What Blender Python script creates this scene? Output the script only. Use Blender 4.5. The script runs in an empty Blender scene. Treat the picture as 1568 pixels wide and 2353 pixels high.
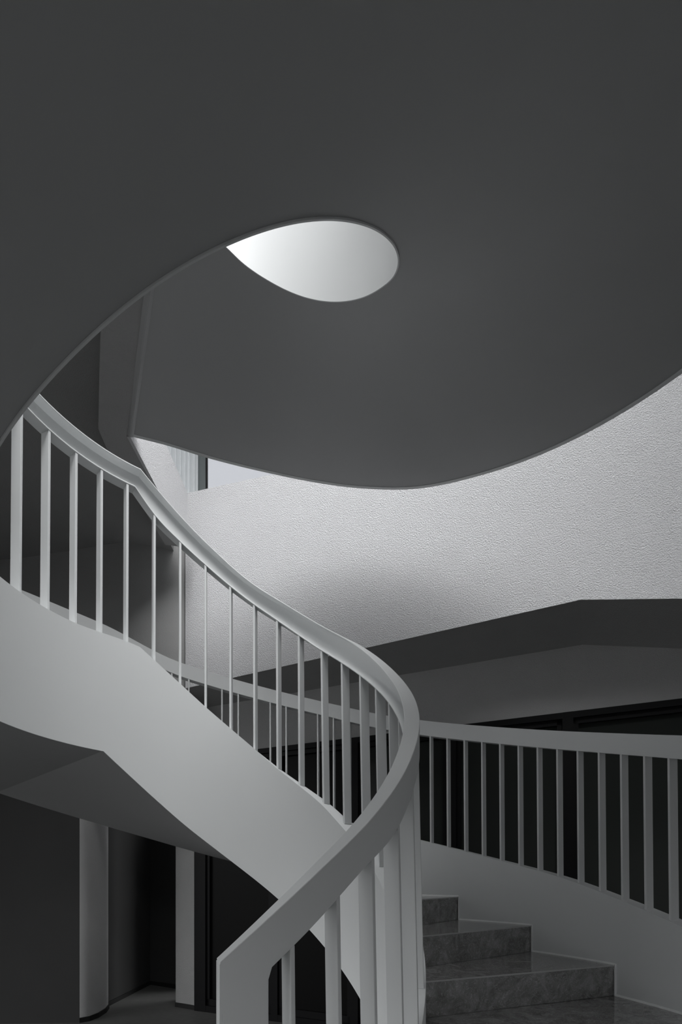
import bpy, bmesh, math, random
from mathutils import Vector
random.seed(4)
PI=math.pi
# ---------------------------------------------------------------- frame of reference
# world: X right, Y away from the camera, Z up, metres, floor at z=0, eye at EYE
S=0.56                       # scale of the surveyed stair
EYE=1.484
F_PX,CX,CY=1134.35,734.7,2012.2
AX,AY=-0.7914*S,3.0853*S     # axis of the spiral
R_IN=1.272*S                 # radius of the open well
R_RAIL=1.301*S
R_OUT=3.626*S                # inner face of the outer stringer
R_OUT2=3.764*S
RAIL_W=0.088*S
sc=bpy.context.scene
col=sc.collection
def at(x,y,Y):               # surveyed sight line (x,y) at distance Y
    return Vector(((x-CX)/F_PX*Y, Y, EYE+(CY-y)/F_PX*Y))
def rad(d): return math.radians(d)
def cyl(R,th,z):             # point at radius R, angle th degrees, height z
    return Vector((AX+R*math.cos(rad(th)), AY+R*math.sin(rad(th)), z))

# ---------------------------------------------------------------- materials
def mat(name, colr, rough=.5, spec=.5, metal=0, bump=None, vary=None, coat=0):
    m=bpy.data.materials.new(name); m.use_nodes=True
    nt=m.node_tree; b=nt.nodes['Principled BSDF']
    b.inputs['Base Color'].default_value=(*colr,1); b.inputs['Roughness'].default_value=rough
    b.inputs['Specular IOR Level'].default_value=spec; b.inputs['Metallic'].default_value=metal
    b.inputs['Coat Weight'].default_value=coat
    tc=nt.nodes.new('ShaderNodeTexCoord')
    if bump:
        scale,strength,dist=bump
        n=nt.nodes.new('ShaderNodeTexNoise'); n.inputs['Scale'].default_value=scale
        n.inputs['Detail'].default_value=3; n.inputs['Roughness'].default_value=.6
        nt.links.new(tc.outputs['Object'],n.inputs['Vector'])
        bp=nt.nodes.new('ShaderNodeBump'); bp.inputs['Strength'].default_value=strength
        bp.inputs['Distance'].default_value=dist
        nt.links.new(n.outputs['Fac'],bp.inputs['Height']); nt.links.new(bp.outputs['Normal'],b.inputs['Normal'])
    if vary:
        scale,c2=vary
        n=nt.nodes.new('ShaderNodeTexNoise'); n.inputs['Scale'].default_value=scale; n.inputs['Detail'].default_value=4
        nt.links.new(tc.outputs['Object'],n.inputs['Vector'])
        mx=nt.nodes.new('ShaderNodeMix'); mx.data_type='RGBA'
        mx.inputs[6].default_value=(*colr,1); mx.inputs[7].default_value=(*c2,1)
        nt.links.new(n.outputs['Fac'],mx.inputs[0]); nt.links.new(mx.outputs[2],b.inputs['Base Color'])
    return m
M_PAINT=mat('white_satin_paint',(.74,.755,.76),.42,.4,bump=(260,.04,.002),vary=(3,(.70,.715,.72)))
M_UNDER=mat('shaded_soffit_paint',(.45,.455,.46),.6,.3,bump=(260,.04,.002),vary=(2,(.42,.425,.43)))  # white stair paint greyed to put the undersides' shade into the colour
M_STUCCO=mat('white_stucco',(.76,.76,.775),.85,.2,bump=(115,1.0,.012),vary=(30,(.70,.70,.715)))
M_GREYST=mat('shaded_stucco',(.42,.42,.42),.9,.2,bump=(130,.7,.007),vary=(6,(.38,.38,.378)))  # stucco greyed so that shade under the slabs is in the colour
M_GREYSM=mat('shaded_plaster',(.042,.042,.042),.9,.2,bump=(120,.3,.004),vary=(3,(.035,.035,.035)))  # shade of the lower-left walls is put into this near-black colour
M_FLOOR=mat('dark_terrazzo',(.07,.07,.068),.6,.3,bump=(60,.2,.004),vary=(14,(.11,.11,.106)))
M_GREYMID=mat('mid_shaded_stucco',(.31,.31,.31),.9,.2,bump=(130,.6,.007),vary=(6,(.28,.28,.278)))  # same stucco toned down for the left side, shade in the colour
M_PAVE=mat('grey_paving',(.04,.04,.04),.8,.2,vary=(2,(.03,.03,.03)))
M_BLACK=mat('black_skirting',(.012,.012,.012),.6,.3)
M_FRAME=mat('black_window_frame',(.004,.004,.0045),.5,.15)
M_PANEL=mat('black_panel',(.003,.003,.003),.45,.1)
M_GREYFR=mat('grey_window_frame',(.16,.18,.18),.45,.4)
M_BLIND=mat('white_blind',(.88,.90,.91),.6,.3)
nt_=M_BLIND.node_tree; b_=nt_.nodes['Principled BSDF']; tr_=nt_.nodes.new('ShaderNodeBsdfTranslucent'); tr_.inputs[0].default_value=(.9,.92,.93,1)
mx_=nt_.nodes.new('ShaderNodeMixShader'); mx_.inputs[0].default_value=.55
nt_.links.new(b_.outputs[0],mx_.inputs[1]); nt_.links.new(tr_.outputs[0],mx_.inputs[2]); nt_.links.new(mx_.outputs[0],nt_.nodes['Material Output'].inputs[0])
M_CAULK=mat('white_sealant',(.8,.81,.81),.6,.3,bump=(120,.4,.004))
M_BEYOND=mat('pale_facade',(.26,.26,.27),.9,.1)
def glass_dark():
    m=mat('tinted_glass',(.021,.0235,.022),.22,.12); return m
M_GLASS=glass_dark()
def glass_clear():
    m=bpy.data.materials.new('clear_glass'); m.use_nodes=True; nt=m.node_tree
    out=nt.nodes['Material Output']; nt.nodes.remove(nt.nodes['Principled BSDF'])
    t=nt.nodes.new('ShaderNodeBsdfTransparent'); t.inputs[0].default_value=(.93,.94,.95,1)
    g=nt.nodes.new('ShaderNodeBsdfGlossy'); g.inputs['Roughness'].default_value=.02
    mx=nt.nodes.new('ShaderNodeMixShader'); fr=nt.nodes.new('ShaderNodeFresnel'); fr.inputs[0].default_value=1.3
    nt.links.new(fr.outputs[0],mx.inputs[0]); nt.links.new(t.outputs[0],mx.inputs[1]); nt.links.new(g.outputs[0],mx.inputs[2])
    nt.links.new(mx.outputs[0],out.inputs[0]); return m
M_CLEAR=glass_clear()
def stone(name,dark,light,vein,rough):
    m=bpy.data.materials.new(name); m.use_nodes=True; nt=m.node_tree; b=nt.nodes['Principled BSDF']
    tc=nt.nodes.new('ShaderNodeTexCoord')
    n=nt.nodes.new('ShaderNodeTexNoise'); n.inputs['Scale'].default_value=9; n.inputs['Detail'].default_value=9
    n.inputs['Roughness'].default_value=.68; n.inputs['Distortion'].default_value=1.6
    nt.links.new(tc.outputs['Object'],n.inputs['Vector'])
    r=nt.nodes.new('ShaderNodeValToRGB'); r.color_ramp.elements[0].position=.34; r.color_ramp.elements[1].position=.68
    r.color_ramp.elements[0].color=(*dark,1); r.color_ramp.elements[1].color=(*light,1)
    nt.links.new(n.outputs['Fac'],r.inputs['Fac'])
    # hair-thin pale veins
    n2=nt.nodes.new('ShaderNodeTexNoise'); n2.inputs['Scale'].default_value=16; n2.inputs['Detail'].default_value=6
    n2.inputs['Distortion'].default_value=3.5
    nt.links.new(tc.outputs['Object'],n2.inputs['Vector'])
    s=nt.nodes.new('ShaderNodeMath'); s.operation='SUBTRACT'; s.inputs[1].default_value=.5
    a=nt.nodes.new('ShaderNodeMath'); a.operation='ABSOLUTE'
    nt.links.new(n2.outputs['Fac'],s.inputs[0]); nt.links.new(s.outputs[0],a.inputs[0])
    r2=nt.nodes.new('ShaderNodeValToRGB'); r2.color_ramp.elements[0].position=0; r2.color_ramp.elements[0].color=(.55,.55,.55,1)
    r2.color_ramp.elements[1].position=.018; r2.color_ramp.elements[1].color=(0,0,0,1)
    nt.links.new(a.outputs[0],r2.inputs['Fac'])
    mx=nt.nodes.new('ShaderNodeMix'); mx.data_type='RGBA'; mx.inputs[7].default_value=(*vein,1)
    nt.links.new(r2.outputs[0],mx.inputs[0]); nt.links.new(r.outputs[0],mx.inputs[6])
    nt.links.new(mx.outputs[2],b.inputs['Base Color'])
    b.inputs['Roughness'].default_value=rough; b.inputs['IOR'].default_value=1.75
    return m
M_STONE=stone('polished_grey_marble',(.11,.11,.104),(.31,.305,.307),(.60,.60,.60),.09)
M_NOSE=mat('polished_marble_edge',(.42,.42,.42),.2,.5)

# ---------------------------------------------------------------- object helpers
def obj(name,bm,m,parent=None,smooth=False):
    bmesh.ops.recalc_face_normals(bm,faces=bm.faces)
    me=bpy.data.meshes.new(name); bm.to_mesh(me); bm.free()
    if m: me.materials.append(m)
    if smooth is not False:
        for p in me.polygons: p.use_smooth=True
        me.set_sharp_from_angle(angle=rad(smooth))
    o=bpy.data.objects.new(name,me); col.objects.link(o)
    if parent is not None: o.parent=parent
    return o
def thing(name,label,cat,group=None,loc=(0,0,0)):
    o=bpy.data.objects.new(name,None); col.objects.link(o); o.location=loc; o.empty_display_size=.1
    o['label']=label; o['category']=cat
    if group: o['group']=group
    return o
def keep(parent):            # parts are modelled in world coordinates
    bpy.context.view_layer.update()
    for c in parent.children: c.matrix_parent_inverse=parent.matrix_world.inverted()
def tag(o,label,cat,group=None):
    o['label']=label;o['category']=cat
    if group:o['group']=group
    return o
def struct(o,label=None):
    o['kind']='structure'
    if label: o['label']=label
    return o
def box(bm,p0,p1):
    x0,y0,z0=p0;x1,y1,z1=p1
    v=[bm.verts.new(c) for c in ((x0,y0,z0),(x1,y0,z0),(x1,y1,z0),(x0,y1,z0),(x0,y0,z1),(x1,y0,z1),(x1,y1,z1),(x0,y1,z1))]
    for f in ((0,3,2,1),(4,5,6,7),(0,1,5,4),(1,2,6,5),(2,3,7,6),(3,0,4,7)): bm.faces.new([v[i] for i in f])
def prism(bm,bottom,top):    # two loops of the same length
    a=[bm.verts.new(p) for p in bottom]; b=[bm.verts.new(p) for p in top]; n=len(a)
    bm.faces.new(a[::-1]); bm.faces.new(b)
    for i in range(n): bm.faces.new((a[i],a[(i+1)%n],b[(i+1)%n],b[i]))
def plan_prism(bm,pts,z0,z1): prism(bm,[Vector((x,y,z0)) for x,y in pts],[Vector((x,y,z1)) for x,y in pts])
def sweep(bm,ths,section):   # closed section (list of (R,z)) carried around the axis
    rings=[[bm.verts.new(cyl(R,t,z)) for R,z in section(t)] for t in ths]
    n=len(rings[0])
    for a,b in zip(rings,rings[1:]):
        for i in range(n):
            bm.faces.new((a[i],a[(i+1)%n],b[(i+1)%n],b[i]))
    for r in (rings[0],rings[-1][::-1]):
        bm.faces.new(r)
def table(pts,kinks=()):     # smooth interpolation with sharp bends at the landing edges
    pts=sorted(pts); xs=[p[0] for p in pts]; ys=[p[1] for p in pts]; n=len(xs)
    d=[(ys[i+1]-ys[i])/(xs[i+1]-xs[i]) for i in range(n-1)]
    mL=[0]*n; mR=[0]*n
    for i in range(n):
        if i==0: m=d[0]; mL[i]=mR[i]=m
        elif i==n-1: m=d[-1]; mL[i]=mR[i]=m
        elif any(abs(xs[i]-k)<.01 for k in kinks): mL[i]=d[i-1]; mR[i]=d[i]
        else:
            m=(d[i-1]*(xs[i+1]-xs[i])+d[i]*(xs[i]-xs[i-1]))/(xs[i+1]-xs[i-1]); mL[i]=mR[i]=m
    def f(t):
        if t<=xs[0]: return ys[0]+mR[0]*(t-xs[0])
        if t>=xs[-1]: return ys[-1]+mL[-1]*(t-xs[-1])
        for i in range(n-1):
            if t<=xs[i+1]: break
        h=xs[i+1]-xs[i]; u=(t-xs[i])/h
        return ((2*u**3-3*u*u+1)*ys[i]+(u**3-2*u*u+u)*h*mR[i]+(-2*u**3+3*u*u)*ys[i+1]+(u**3-u*u)*h*mL[i+1])
    return lambda t: EYE+S*f(t)
def span(a,b,step,extra=()):
    n=max(1,int(round((b-a)/step))); L=[a+(b-a)*i/n for i in range(n+1)]
    for e in extra:
        if a<e<b: L=[x for x in L if abs(x-e)>.35]+[e]
    return sorted(L)

# heights (in stair units above the eye) against the angle around the axis
sl=1.064*PI/180
Z_ST=table([(-72,.413+sl*(-72-41.8)),(-17,.413+sl*(-17-41.8)),(20,.413+sl*(20-41.8)),(41.8,.413),(51.5,.602),(60.9,.763),(71.5,.947),
            (80.1,1.115),(89.8,1.30),(100,1.492),(109.1,1.665),(118.5,1.828),(124.2,1.918),(127,1.928),(150,1.929),(175,1.928),(214,1.928),
            (216,1.93),(250,2.60)],kinks=(124.2,216))
Z_SB=table([(-64,-2.65),(-40,-2.22),(0,-1.49),(40,-.755),(71.9,-.172),(94.9,.22),(106.7,.426),(119.7,.673),(129.2,.851),(137.4,.995),(160,.995),(216,.998),
            (250.2,1.668),(264.1,1.92),(277.1,2.173),(289.2,2.411),(305,2.721),(324,3.084),(333.1,3.258),(364.3,3.865),
            (375,4.08),(389.8,4.357),(404,4.62),(418.6,4.895),(433.8,5.191),(444.5,5.399),(452.9,5.577),(466,5.70),(476.5,5.72)],kinks=(137.4,216))
Z_SBO=table([(-64,-2.65),(-40,-2.22),(0,-1.49),(40,-.755),(71.9,-.172),(94.9,.17),(103.4,.33),(112.8,.522),(120.5,.674),(137.4,.995),(160,.995),(216,.998),
            (250.2,1.668),(277,2.173),(305,2.721),(333,3.25),(360,3.75),(372.8,3.998),(383,4.207),(393.5,4.426),(405.3,4.674),(418.2,4.931),
            (427.2,5.145),(441,5.453),(446.6,5.56),(461.6,5.744),(469.9,5.79),(476.5,5.758)],kinks=(137.4,216))
Z_RT=table([(-71.4,-.30),(-62,-.111),(-54,.045),(-43.6,.235),(-36.3,.375),(-29,.52),(-22,.665),(10,1.30),(38.7,1.863),(51.3,2.075),(68.2,2.37),(83.8,2.637),
            (95.9,2.881),(106.6,3.098),(117.8,3.325),(123.6,3.438),(134,3.445),(149,3.455),(216,3.46),(250,4.1)],kinks=(123.6,216))
Z_RB=table([(-71.4,-.50),(-64.4,-.355),(-58.2,-.231),(-46,.013),(-34.5,.20),(-22,.475),(10,1.115),(44,1.738),(53.5,1.902),(63,2.078),(72.1,2.246),(81.4,2.41),(90.5,2.576),
            (100.2,2.757),(109,2.915),(118.8,3.095),(125.6,3.262),(135,3.263),(216,3.265),(250,3.9)],kinks=(125.6,216))
Z_OT=table([(-62,-.25),(-30,.315),(10.9,1.071),(18.1,1.211),(28.4,1.409),(44.2,1.708),(52.9,1.866),(63.8,2.068),(75.9,2.318),(90.1,2.575),
            (99.3,2.721),(108.2,2.856),(122,3.15),(130,3.225),(160,3.225),(216,3.23)])
Z_OS=table([(-62,-1.72),(-30,-1.145),(10.9,-.391),(19.4,-.219),(28.4,-.033),(40.9,.179),(56,.441),(80,.87),(110,1.40),(124,1.69),(130,1.715),(216,1.72)])
# ---------------------------------------------------------------- lower flight and first landing
T_IN=.085                    # breadth of the inner stringer
stair=thing('spiral_staircase','white curved staircase with dark marble steps winding up around the open well from the floor','staircase',loc=(AX,AY,0))
P0=-64
def sec_in(t):
    return [(R_IN,Z_SB(t)),(R_IN,Z_ST(t)),(R_IN+T_IN,Z_ST(t)),(R_IN+T_IN,Z_SB(t)+.012),(R_IN+.004,Z_SB(t)+.012),(R_IN+.004,Z_SB(t))]
bm=bmesh.new(); sweep(bm,span(-63,216,1.0,(124.2,137.4)),sec_in)
obj('inner_stringer',bm,M_PAINT,stair,30)
bm=bmesh.new(); sweep(bm,span(-62,216,1.5,(124,137.4)),lambda t:[(R_OUT,max(0,Z_SBO(t)+.012)),(R_OUT,Z_OS(t)),(R_OUT+.085,Z_OS(t)),(R_OUT+.085,max(0,Z_SBO(t)+.012))])
obj('outer_stringer',bm,M_PAINT,stair,30)
def r_sof(t):
    if t>=90: return 4.19*S
    u=max(0,min(1,(t-50)/40)); u=u*u*(3-2*u)
    return (R_OUT+.085)*(1-u)+4.19*S*u
TH=.015
def slab_strip(bm,ths,rin,rout,zi,zo,th=TH,n=6):   # helicoidal plate with straight radial rulings
    def ring(t,up):
        out=[]
        for i in range(n+1):
            u=i/n; R=rin(t)+(rout(t)-rin(t))*u; out.append((R,zi(t)*(1-u)+zo(t)*u+up))
        return out
    def section(t):
        return ring(t,0)+ring(t,th)[::-1]
    sweep(bm,ths,section)
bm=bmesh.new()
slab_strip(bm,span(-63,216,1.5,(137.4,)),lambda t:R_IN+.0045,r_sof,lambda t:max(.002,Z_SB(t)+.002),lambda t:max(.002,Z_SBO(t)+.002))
obj('soffit',bm,M_UNDER,stair,12)['label']='smooth underside, white paint greyed for shade'
# steps: nosings every 13.85 degrees
DST,RIS=13.85,.2705*S
k0=-7
zA=EYE-.246*S
RI=R_IN+T_IN-.002; RO=R_OUT+.002
nosing=[48.1+DST*k for k in range(-8,6)]
for k in range(-8,6):
    a0=48.1+DST*k; a1=a0+DST if k<5 else 216
    zt=zA+RIS*k
    if zt-RIS<-.06: continue
    # the corner against the outer stringer: measured risers
    e=thing if False else None
    bm=bmesh.new(); L=span(a0,a1,2.3)
    TT=.022
    lip=rad(0)
    low=max(.0,zt-TT)
    sweep(bm,L,lambda t:[(RI,low),(RI,zt),(RO,zt),(RO,low)])
    tr=obj('tread' if k<5 else 'landing_floor',bm,M_STONE,stair); tr['label']='polished dark grey marble'
    # riser under the front edge
    bm=bmesh.new(); dth=1.1
    sweep(bm,[a0+.12,a0+.12+.5],lambda t:[(RI,max(0,zt-RIS)),(RI,low),(RO,low),(RO,max(0,zt-RIS))])
    obj('riser',bm,M_STONE,stair)
    # pale arris along the front edge
    bm=bmesh.new()
    pA=cyl(RI,a0,zt-.002); pB=cyl(RO-.004,a0,zt-.002)
    dr=(pB-pA).normalized(); nn=Vector((dr.y,-dr.x,0))*.003
    prism(bm,[pA-nn+Vector((0,0,-.003)),pA+nn+Vector((0,0,-.003)),pA+nn+Vector((0,0,.003)),pA-nn+Vector((0,0,.003))],
             [pB-nn+Vector((0,0,-.003)),pB+nn+Vector((0,0,-.003)),pB+nn+Vector((0,0,.003)),pB-nn+Vector((0,0,.003))])
    obj('nosing',bm,M_NOSE,tr)
    # sealant bead where step and outer stringer meet
    bm=bmesh.new(); w=.0085
    sweep(bm,L,lambda t:[(R_OUT-w,zt-.001),(R_OUT-w*.3,zt+w),(R_OUT+.003,zt+w),(R_OUT+.003,zt-.001)])
    sweep(bm,[a0-.16,a0+.02],lambda t:[(R_OUT-w,max(.001,zt-RIS)),(R_OUT-w,zt+w*.6),(R_OUT+.003,zt+w*.8),(R_OUT+.003,max(.001,zt-RIS))])
    obj('sealant_bead',bm,M_CAULK,tr)
keep(stair)

# ---------------------------------------------------------------- railings
def channel(Ri,Ro,zt,zb,t,f,open_in=True):
    # C-shaped steel channel with softly rounded inner corners
    if open_in:
        return [(Ri,zt),(Ro,zt),(Ro,zb),(Ri,zb),(Ri,zb+t),(Ro-t-2.2*f,zb+t),(Ro-t-.9*f,zb+t+.35*f),(Ro-t-.25*f,zb+t+1.1*f),(Ro-t,zb+t+2.2*f),
                (Ro-t,zt-t-1.4*f),(Ro-t-.3*f,zt-t-.5*f),(Ro-t-1.1*f,zt-t-.1*f),(Ri,zt-t)]
    return [(Ri,zt),(Ro,zt),(Ro,zt-t),(Ri+t+f,zt-t),(Ri+t,zt-t-f),(Ri+t,zb+t+f),(Ri+t+f,zb+t),(Ro,zb+t),(Ro,zb),(Ri,zb)]
inner=thing('inner_railing','white steel railing curling around the open well, its wide newel post at lower left centre','railing',loc=(AX,AY,0))
bm=bmesh.new(); sweep(bm,span(-71.8,216,.9,(123.6,125.6)),lambda t:channel(R_RAIL,R_RAIL+RAIL_W,Z_RT(t),Z_RB(t),.007,.011))
obj('handrail',bm,M_PAINT,inner,35)
# newel: the outer plate of the rail folded down to the floor, with a return on its free edge
bm=bmesh.new()
Ro_=R_RAIL+RAIL_W
sweep(bm,span(-71.4,-64.3,.8),lambda t:[(Ro_-.010,0.0),(Ro_,0.0),(Ro_,Z_RB(t)+.02),(Ro_-.010,Z_RB(t)+.02)])
sweep(bm,span(-71.9,-71.3,.3),lambda t:[(R_RAIL,0.0),(Ro_,0.0),(Ro_,Z_RT(t)-.004),(R_RAIL,Z_RT(t)-.004)])
# small gusset in the corner between post and rail
v=[cyl(Ro_-.010,-64.4,Z_RB(-64.4)+.01),cyl(Ro_-.010,-64.4,Z_RB(-64.4)-.022),cyl(Ro_-.010,-63.4,Z_RB(-63.4)+.01)]
w_=[cyl(Ro_,-64.4,Z_RB(-64.4)+.01),cyl(Ro_,-64.4,Z_RB(-64.4)-.022),cyl(Ro_,-63.4,Z_RB(-63.4)+.01)]
prism(bm,v,w_)
obj('newel_post',bm,M_PAINT,inner,30)
def bar(name,parent,th,Rt0,Rt1,Rb0,Rb1,zt,zb,t=.011,lean=0):
    # flat bar, broad side radial; foot may sit a little further out than the head
    bm=bmesh.new()
    def quad(R0,R1,th_,z):
        a=cyl(R0,th_,z); b=cyl(R1,th_,z); n=Vector((-math.sin(rad(th_)),math.cos(rad(th_)),0))*t/2
        return [a-n,a+n,b+n,b-n]
    N=4; rows=[]
    for i in range(N+1):
        u=i/N; z=zt*(1-u)+zb*u; rows.append(quad(Rt0*(1-u)+Rb0*u,Rt1*(1-u)+Rb1*u,th+lean*u,z))
    vs=[[bm.verts.new(p) for p in r] for r in rows]
    for a,b in zip(vs,vs[1:]):
        for i in range(4): bm.faces.new((a[i],a[(i+1)%4],b[(i+1)%4],b[i]))
    bm.faces.new(vs[0]); bm.faces.new(vs[-1][::-1])
    o=obj(name,bm,M_PAINT,parent)
    # weld bead at the foot
    return o
inner_bars=[183.6,174.1,165.6,155.7,146.2,137.3,128.2,118.5,109.1,99.7,90.2,80.8,71.4,62.1,51.9,42.2,32.6,23.3,14,4.7,-4.6,-13.9,-23.2,-32.5,-42.2,-51.2,-60.2]
for th in inner_bars:
    w=.038 if False else RAIL_W-.004
    ex=.012 if th<60 else .004
    bar('baluster',inner,th,R_RAIL+.002,R_RAIL+.002+w,R_RAIL+.006+ex,R_RAIL+.006+ex+w,Z_RB(th)+.003,Z_ST(th)-.003)
def soften(parent,w):        # eased steel edges that catch the light
    for c in parent.children:
        if c.type=='MESH':
            m=c.modifiers.new('eased_edges','BEVEL'); m.width=w; m.segments=2; m.limit_method='ANGLE'; m.angle_limit=rad(50)
soften(inner,.0016)
keep(inner)
outer=thing('outer_railing','lower white steel railing on the outer edge of the stairs, before the dark doors','railing',loc=(AX,AY,0))
RO0=R_OUT+.004
bm=bmesh.new(); sweep(bm,span(-20,216,1.5,(124,130)),lambda t:channel(RO0,RO0+.055,Z_OT(t),Z_OT(t)-.183*S,.006,.008,False))
obj('handrail',bm,M_PAINT,outer,35)
i=-6
while 12.9+3.42*i<160:
    th=12.9+3.42*i; i+=1
    bar('baluster',outer,th,RO0+.003,RO0+.047,RO0+.012,RO0+.056,Z_OT(th)-.183*S+.003,Z_OS(th)-.003,.011)
soften(outer,.0013)
keep(outer)

# ---------------------------------------------------------------- upper flight
upper=thing('upper_staircase','white curved upper staircase seen from below, its smooth underside, greyed for shade, sweeping overhead','staircase',loc=(AX,AY,EYE+2))
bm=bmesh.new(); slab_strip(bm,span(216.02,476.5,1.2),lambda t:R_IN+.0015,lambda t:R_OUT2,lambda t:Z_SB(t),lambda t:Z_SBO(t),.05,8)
obj('soffit',bm,M_UNDER,upper,12)['label']='smooth underside, white paint greyed for shade'
bm=bmesh.new(); sweep(bm,span(216.02,476.5,1.2),lambda t:[(R_IN-.004,Z_SB(t)-.006),(R_IN-.004,Z_SB(t)+.93*S),(R_IN+.06,Z_SB(t)+.93*S),(R_IN+.06,Z_SB(t)+.02),(R_IN+.001,Z_SB(t)+.02),(R_IN+.001,Z_SB(t)-.006)])
obj('inner_stringer',bm,M_PAINT,upper,30)
bm=bmesh.new(); sweep(bm,span(216.02,476.5,1.5),lambda t:[(R_OUT2-.02,Z_SBO(t)-.003),(R_OUT2-.02,Z_SBO(t)+.26*S),(R_OUT2+.004,Z_SBO(t)+.26*S),(R_OUT2+.004,Z_SBO(t)-.003)])
obj('outer_stringer',bm,M_PAINT,upper,30)
for k in range(0,19):
    a0=216.5+DST*k; a1=min(476,a0+DST); zt=Z_SB(a1)+.13
    bm=bmesh.new(); sweep(bm,span(a0,a1,3),lambda t:[(R_IN+.062,Z_SB(t)+.075),(R_IN+.062,zt),(R_OUT2-.022,zt),(R_OUT2-.022,Z_SBO(t)+.075)])
    obj('step',bm,M_STONE,upper)
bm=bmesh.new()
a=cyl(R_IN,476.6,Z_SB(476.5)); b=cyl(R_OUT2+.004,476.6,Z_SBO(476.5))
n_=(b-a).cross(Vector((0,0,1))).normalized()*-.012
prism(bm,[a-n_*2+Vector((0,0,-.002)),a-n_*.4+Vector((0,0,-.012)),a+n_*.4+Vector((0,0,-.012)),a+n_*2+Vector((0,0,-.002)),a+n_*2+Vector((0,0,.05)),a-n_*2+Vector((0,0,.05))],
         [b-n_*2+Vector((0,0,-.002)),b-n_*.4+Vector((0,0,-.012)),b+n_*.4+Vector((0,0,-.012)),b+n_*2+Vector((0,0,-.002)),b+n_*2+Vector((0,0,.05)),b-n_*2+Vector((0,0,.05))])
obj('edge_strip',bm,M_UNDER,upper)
keep(upper)

# ---------------------------------------------------------------- building
bm=bmesh.new(); box(bm,(-7,-5,-.2),(6,7,0)); struct(obj('floor',bm,M_FLOOR))
# storey slab on the left at the head of the upper flight: its stucco underside
ZS=EYE+5.74*S
corner=cyl(R_OUT2,476.5,0)
def pl(x,y): v=at(x,y,(ZS-EYE)*F_PX/(CY-y)); return (v.x,v.y)
pi=cyl(R_IN,476.6,0)
tip=pl(380,1252)
fcorner=at(432,1135,4.83)
ztop=fcorner.z
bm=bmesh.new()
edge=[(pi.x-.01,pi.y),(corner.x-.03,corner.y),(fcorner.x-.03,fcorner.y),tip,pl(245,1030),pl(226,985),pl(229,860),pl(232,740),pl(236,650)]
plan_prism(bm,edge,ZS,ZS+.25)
struct(obj('ceiling',bm,M_GREYST),'stucco soffit of the slab at the head of the upper staircase, shade in its colour')
# upstand of the slab edge, sloping back to the far corner
bm=bmesh.new()
c0=Vector((corner.x,corner.y,ZS)); c1=Vector((tip[0],tip[1],ZS)); 
f0=Vector((fcorner.x,fcorner.y,0))
z2=at(372,1020,4.0).z
d_=Vector((-.05,.0,0)) 
pts=[Vector((corner.x-.004,corner.y,ZS-.001)),Vector((fcorner.x,fcorner.y,ZS-.001)),Vector((fcorner.x,fcorner.y,ztop)),Vector((corner.x-.004,corner.y,ztop+.02))]
prism(bm,pts,[p+Vector((-.024,0,0)) for p in pts])
struct(obj('trim_1',bm,M_STUCCO),'pale stucco upstand along the slab edge')
# wider ceiling slab above the left side
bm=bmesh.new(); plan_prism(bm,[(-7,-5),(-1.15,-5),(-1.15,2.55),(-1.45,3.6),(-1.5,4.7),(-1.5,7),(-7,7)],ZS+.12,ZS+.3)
struct(obj('ceiling_left',bm,M_GREYMID),'ceiling over the left of the stairwell, coloured dark for shade')

# facade band (deep stucco fascia) on the far side, folding at the right
DF=1.05
lcorner=fcorner; fcorner=at(427,1136,4.86*DF)
def fasc(X): return 4.177*DF-.509*X
def backw(X): return 4.858-.44*X
ZFO=EYE+1.84; ZF=EYE+1.84*DF
kx=at(1335,1378,3.29*DF).x
lf=Vector((fcorner.x,fcorner.y,0))
rX=4.2
def zb_(X): return ZF if X<=kx else ZF-(X-kx)*.21
top_l=fcorner.z; top_m=at(625,1090,4.39*DF).z
bm=bmesh.new()
xs=[fcorner.x,at(625,1090,4.39*DF).x,kx,rX]
ztops=[top_l,top_m,top_m-.02,top_m-.02]

N=24

Xs=sorted(set([fcorner.x+ (rX-fcorner.x)*i/N for i in range(N+1)]+[kx,xs[1]]))
def zt_(x):
    for a,b,za,zc in zip(xs,xs[1:],ztops,ztops[1:]):
        if x<=b: return za+(zc-za)*(x-a)/(b-a)
    return ztops[-1]
fr_b=[Vector((x,fasc(x) if x<=kx else fasc(kx)-.40*(x-kx),zb_(x))) for x in Xs]
fr_t=[Vector((v.x,v.y,zt_(v.x))) for v in fr_b]
off=Vector((.045,.09,0))*1.2
bk_b=[v+off for v in fr_b]; bk_t=[v+off for v in fr_t]
def strip(bm,rows):
    vs=[[bm.verts.new(p) for p in r] for r in rows]
    n=len(vs)
    for k in range(n):
        a,b=vs[k],vs[(k+1)%n]
        for i in range(len(a)-1): bm.faces.new((a[i],a[i+1],b[i+1],b[i]))
    bm.faces.new([v[0] for v in vs]); bm.faces.new([v[-1] for v in vs][::-1])
strip(bm,[fr_b,fr_t,bk_t,bk_b])
struct(obj('wall_upper',bm,M_STUCCO),'bright stucco band of the upper storey across the back')
# its underside, running back to the recessed wall
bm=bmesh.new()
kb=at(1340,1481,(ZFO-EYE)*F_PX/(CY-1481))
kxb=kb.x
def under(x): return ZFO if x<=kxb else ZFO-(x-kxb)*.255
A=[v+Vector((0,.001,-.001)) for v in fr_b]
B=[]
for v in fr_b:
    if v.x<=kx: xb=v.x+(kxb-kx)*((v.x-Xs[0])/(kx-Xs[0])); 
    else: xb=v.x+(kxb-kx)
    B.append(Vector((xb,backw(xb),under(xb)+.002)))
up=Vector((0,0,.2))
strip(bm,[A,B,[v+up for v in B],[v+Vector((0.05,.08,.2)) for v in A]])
struct(obj('ceiling_lower',bm,M_GREYST),'shaded underside of the upper storey')
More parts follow.
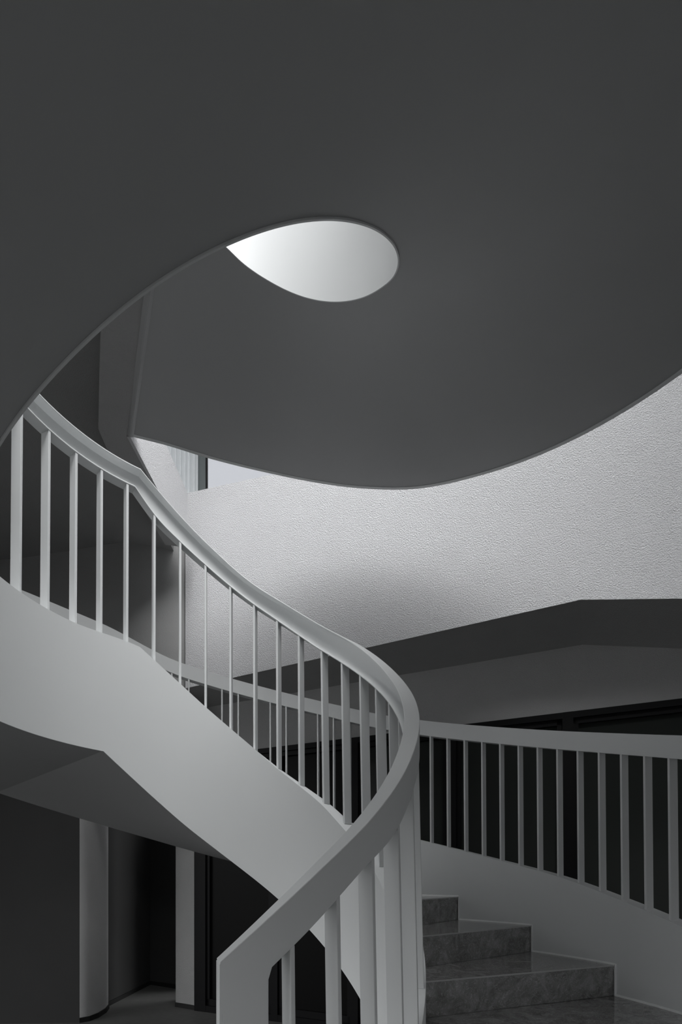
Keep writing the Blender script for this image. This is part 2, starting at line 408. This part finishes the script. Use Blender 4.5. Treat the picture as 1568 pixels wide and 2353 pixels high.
# recessed wall above the glazing
ZW=EYE+1.31
bm=bmesh.new()
def plate(bm,x0,x1,z0,z1,fn,th=.12,d=0.0):
    s=1/math.sqrt(1+.44**2); n=Vector((.44*s,s,0))
    pts=[Vector((x0,fn(x0),0)),Vector((x1,fn(x1),0))]
    a=pts[0]+n*d; b=pts[1]+n*d; c=b+n*th; e=a+n*th
    prism(bm,[Vector((p.x,p.y,z0)) for p in (a,b,c,e)],[Vector((p.x,p.y,z1)) for p in (a,b,c,e)])
plate(bm,-2.2,rX+.4,ZW,ZF+.25,backw)
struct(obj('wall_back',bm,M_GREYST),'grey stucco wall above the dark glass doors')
# glazed doors, one leaf per bay
mull=[-1.265,-.45,.34,1.165,2.0,2.83,3.66]
for k in range(len(mull)-1):
    x0,x1=mull[k],mull[k+1]; h=.036
    bm=bmesh.new()
    plate(bm,x0-h if k else x0-.10,x0+h,0,ZW,backw,.09,-.035)
    plate(bm,x1-h,x1+h,0,ZW,backw,.09,-.034)
    plate(bm,x0,x1,ZW-.05,ZW,backw,.09,-.033)
    plate(bm,x0,x1,0,.07,backw,.09,-.033)
    # leaf frame inside the opening
    for (a,b,c,e) in ((x0+h,x0+h+.035,.07,ZW-.05),(x1-h-.035,x1-h,.07,ZW-.05),(x0+h,x1-h,ZW-.095,ZW-.05),(x0+h,x1-h,.07,.14)):
        plate(bm,a,b,c,e,backw,.05,-.012)
    d=obj('door_%d'%(k+1),bm,M_FRAME); struct(d,'black framed glass door, bay %s of the glazing behind the stairs'%['one','two','three','four','five','six'][k])
    bm=bmesh.new(); plate(bm,x0+h+.03,x1-h-.03,.13,ZW-.09,backw,.012,.02)
    obj('pane' if k>1 else 'panel',bm,M_GLASS if k>1 else M_PANEL,d)
# dark room behind the glass
bm=bmesh.new(); plate(bm,-1.5,4.4,0,ZF,backw,.1,.4); struct(obj('wall_rear',bm,M_BLACK))

# left wall under the landing: pilasters, recess, rounded wall end
def polywall(pts,z0,z1,name,m,label,th=(0,.2)):
    bm=bmesh.new()
    a=[Vector((x,y,z0)) for x,y in pts]; b=[Vector((x,y,z1)) for x,y in pts]
    c=[v+Vector((th[0],th[1],0)) for v in a]; d=[v+Vector((th[0],th[1],0)) for v in b]
    strip(bm,[a,b,d,c])
    return struct(obj(name,bm,m,None,35),label)
def fl(x,y):                 # floor point under a sight line
    Y=EYE*F_PX/(y-CY); return ((x-CX)/F_PX*Y,Y)
H1=EYE+1.0
hz1=EYE+1.5
w0=[(-7,4.75)]
a0=fl(183,2350); a1=fl(205,2346); a2=fl(225,2338); a3=fl(242,2327); a4=fl(249,2318)
polywall(w0+[a0],0,H1,'wall_left',M_GREYSM,'plain wall at the lower left, coloured dark for shade',(0,.5))
c1=a4; c2=fl(345,2262); c3=fl(408,2272)
bm=bmesh.new(); base=[a0,a1,a2,a3,a4,(a4[0]-.3,a4[1]+.02),(a0[0]-.25,a0[1]+.02)]
plan_prism(bm,base,0,H1); struct(obj('wall_end',bm,M_GREYST,None,50),'rounded stucco end of the shaded wall at lower left, coloured lighter as lit')
polywall([(a4[0]-.06,a4[1]),c2],0,H1,'wall_side',M_GREYSM,'side wall of the recess at lower left, coloured dark for shade',(-.15,0))
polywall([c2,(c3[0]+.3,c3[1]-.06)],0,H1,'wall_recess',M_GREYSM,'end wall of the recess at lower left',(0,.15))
p0=fl(404,2313); p1=fl(457,2322)
bm=bmesh.new(); plan_prism(bm,[p0,p1,(p1[0]+.03,p1[1]+.35),(p0[0]+.0,p0[1]+.35)],0,H1)
struct(obj('wall_pier',bm,M_GREYMID),'narrow stucco pier beside the black door frame, under the stairs')
# skirtings
def skirt(p,q,name,h=.05,o=(.0,-.012)):
    bm=bmesh.new(); a=Vector((p[0],p[1],0));b=Vector((q[0],q[1],0)); n=(b-a).cross(Vector((0,0,1))).normalized()*.012
    prism(bm,[a+n,b+n,b,a],[x+Vector((0,0,h)) for x in (a+n,b+n,b,a)]); return struct(obj(name,bm,M_BLACK))
for q,(a,b) in enumerate(((a0,a1),(a1,a2),(a2,a3),(a3,a4))): pass
bm=bmesh.new(); cc=Vector(((a0[0]-.1),(a0[1]+a4[1])/2,0))
arc=[Vector((x,y,0)) for x,y in (a0,a1,a2,a3,a4)]
nrm=[(v-cc).normalized()*.014 for v in arc]
strip(bm,[[v for v in arc],[v+n for v,n in zip(arc,nrm)],[v+n+Vector((0,0,.05)) for v,n in zip(arc,nrm)],[v+Vector((0,0,.05)) for v in arc]])
struct(obj('baseboard_end',bm,M_BLACK))
skirt((c1[0]-.06+.0,c1[1]),c2,'baseboard_side'); skirt(c2,c3,'baseboard_recess',.05)
bb=skirt(p0,p1,'baseboard_pillar',.05)
# upper left wall: concave, running from the bright band round to the left
pts=[(fcorner.x+.01,fcorner.y)]
for (x,y) in ((-1.40,4.80),(-1.495,4.765),(-1.62,4.715),(-1.75,4.68),(-1.9,4.67),(-2.1,4.70),(-2.4,4.78),(-3,4.9),(-4,5.0),(-7,5.0)): pts.append((x*DF,y*DF))
polywall([(x,y+.04) for x,y in pts],EYE+.95,ZS+.36,'wall_curved',M_GREYMID,'curved stucco wall behind the landing, shade put into its grey',(0,.2))
# unseen walls and openings around the stairwell, added to shape the light
bm=bmesh.new(); box(bm,(5.2,-5,2.6),(5.4,7,8)); box(bm,(5.2,-5,0),(5.4,7,2.6)); struct(obj('unseen_wall_right',bm,M_GREYST))  # unseen wall, added to cut off light from the right
bm=bmesh.new(); box(bm,(-26,-22,-.3),(20,22,-.2)); struct(obj('ground_outside',bm,M_PAVE))  # unseen ground, kept dark to limit bounce onto the undersides
bm=bmesh.new(); box(bm,(-7,-5.2,2.25),(5.4,-5,8)); struct(obj('unseen_wall_front',bm,M_GREYSM))  # unseen dark wall, left open below to light the front railing
bm=bmesh.new(); box(bm,(-4.4,-5,4.5),(-4.2,7,8)); box(bm,(-4.4,4.4,0),(-4.2,7,4.5)); box(bm,(-4.4,-5,0),(-4.2,-3.5,4.5)); struct(obj('unseen_wall_left',bm,M_GREYST))  # unseen wall, its opening added to let light in from the left

bm=bmesh.new(); box(bm,(-1.15,-5,4.9),(5.2,0.0,5.1)); struct(obj('unseen_ceiling_front',bm,M_GREYST),'unseen ceiling added on the near side to block light')  # unseen slab, added to keep light off the near floor
bm=bmesh.new()  # unseen roof, its opening sized to control light from above
for a,b in (((-7,-5,8),(-2.2,7,8.2)),((2.1,-5,8),(5.4,7,8.2)),((-2.2,3.2,8),(2.1,7,8.2)),((-2.2,-5,8),(2.1,-2.8,8.2))): box(bm,a,b)
struct(obj('unseen_roof',bm,M_STUCCO),'unseen roof added around the skylight to limit daylight')
# upper window beyond the stucco band
YW=6.0
def wx(x): return (x-CX)/F_PX*YW
z0=EYE+2.6; z1=EYE+6.6
bm=bmesh.new(); 
box(bm,(wx(455),YW,z0),(wx(472.5),YW+.08,z1))
box(bm,(wx(1000),YW,z0),(wx(1018),YW+.08,z1)); box(bm,(wx(300),YW,z0),(wx(1018),YW+.08,z0+.08))
box(bm,(wx(300),YW,z1-.08),(wx(1018),YW+.08,z1)); box(bm,(wx(282),YW,z0),(wx(300),YW+.08,z1))
win=struct(obj('window_1',bm,M_GREYFR),'tall window above the stucco band')
bm=bmesh.new(); box(bm,(wx(472.5),YW+.01,z0+.06),(wx(476),YW+.05,z1-.06)); g=obj('gasket',bm,M_BLACK,win); 
bm=bmesh.new(); box(bm,(wx(475),YW+.03,z0+.07),(wx(1001),YW+.036,z1-.07)); obj('pane',bm,M_CLEAR,win)
bl=thing('vertical_blind','white vertical slat blind drawn across the left of the upper window','blind')
e=[455,447,434.5,425.5,414.5,403.5,392.5,380,369,358,347,336,325,314,303]
for a,b in zip(e,e[1:]):
    bm=bmesh.new()
    xa,xb=wx(b)*.985,wx(a)*.985
    yy=YW-.09
    pts_=[]
    for i in range(6):
        u=i/5; pts_.append((xa+(xb-xa)*u, yy-.006*math.sin(PI*u)-.012*u))
    A=[Vector((x,y,z0)) for x,y in pts_];B=[v+Vector((0,0,z1-z0)) for v in A]
    strip(bm,[A,B,[v+Vector((0,.004,0)) for v in B],[v+Vector((0,.004,0)) for v in A]])
    obj('slat',bm,M_BLIND,bl,40)
# facade across the street, seen through the window
bm=bmesh.new(); box(bm,(-4,12,0),(6,12.3,16)); struct(obj('wall_beyond',bm,M_BEYOND),'pale facade outside the upper window')

# ---------------------------------------------------------------- light
w=bpy.data.worlds.new('sky'); sc.world=w; w.use_nodes=True; nt=w.node_tree
bg=nt.nodes['Background']
tc=nt.nodes.new('ShaderNodeTexCoord'); sp=nt.nodes.new('ShaderNodeSeparateXYZ'); nt.links.new(tc.outputs['Generated'],sp.inputs[0])
rp=nt.nodes.new('ShaderNodeValToRGB'); e0,e1=rp.color_ramp.elements
e0.position=0; e0.color=(.03,.03,.03,1); e1.position=.95; e1.color=(.70,.71,.71,1)
e2=rp.color_ramp.elements.new(.3); e2.color=(.98,.99,1,1)
nt.links.new(sp.outputs[2],rp.inputs[0]); nt.links.new(rp.outputs[0],bg.inputs[0]); bg.inputs[1].default_value=4.2
def sun(name,az,el,strength,angle,c=(1,1,1)):
    l=bpy.data.lights.new(name,'SUN'); l.energy=strength; l.angle=rad(angle); l.color=c
    o=bpy.data.objects.new(name,l); col.objects.link(o)
    d=Vector((math.cos(rad(az))*math.cos(rad(el)),math.sin(rad(az))*math.cos(rad(el)),math.sin(rad(el))))
    o.rotation_euler=d.to_track_quat('Z','Y').to_euler(); o.location=d*20
    return o
sun('sun',294,57,5.0,55,(1,1,1))

# ---------------------------------------------------------------- camera
cam=bpy.data.cameras.new('camera'); co=bpy.data.objects.new('camera',cam); col.objects.link(co)
co.location=(0,0,EYE); co.rotation_euler=(rad(90),0,0)
cam.sensor_fit='HORIZONTAL'; cam.sensor_width=36; cam.lens=36*F_PX/1568
cam.shift_x=(784-CX)/1568; cam.shift_y=(CY-1176.5)/1568
cam.clip_start=.02
sc.camera=co
vs=sc.view_settings; vs.view_transform='Standard'; vs.look='None'; vs.gamma=1; vs.use_curve_mapping=False; vs.exposure=0
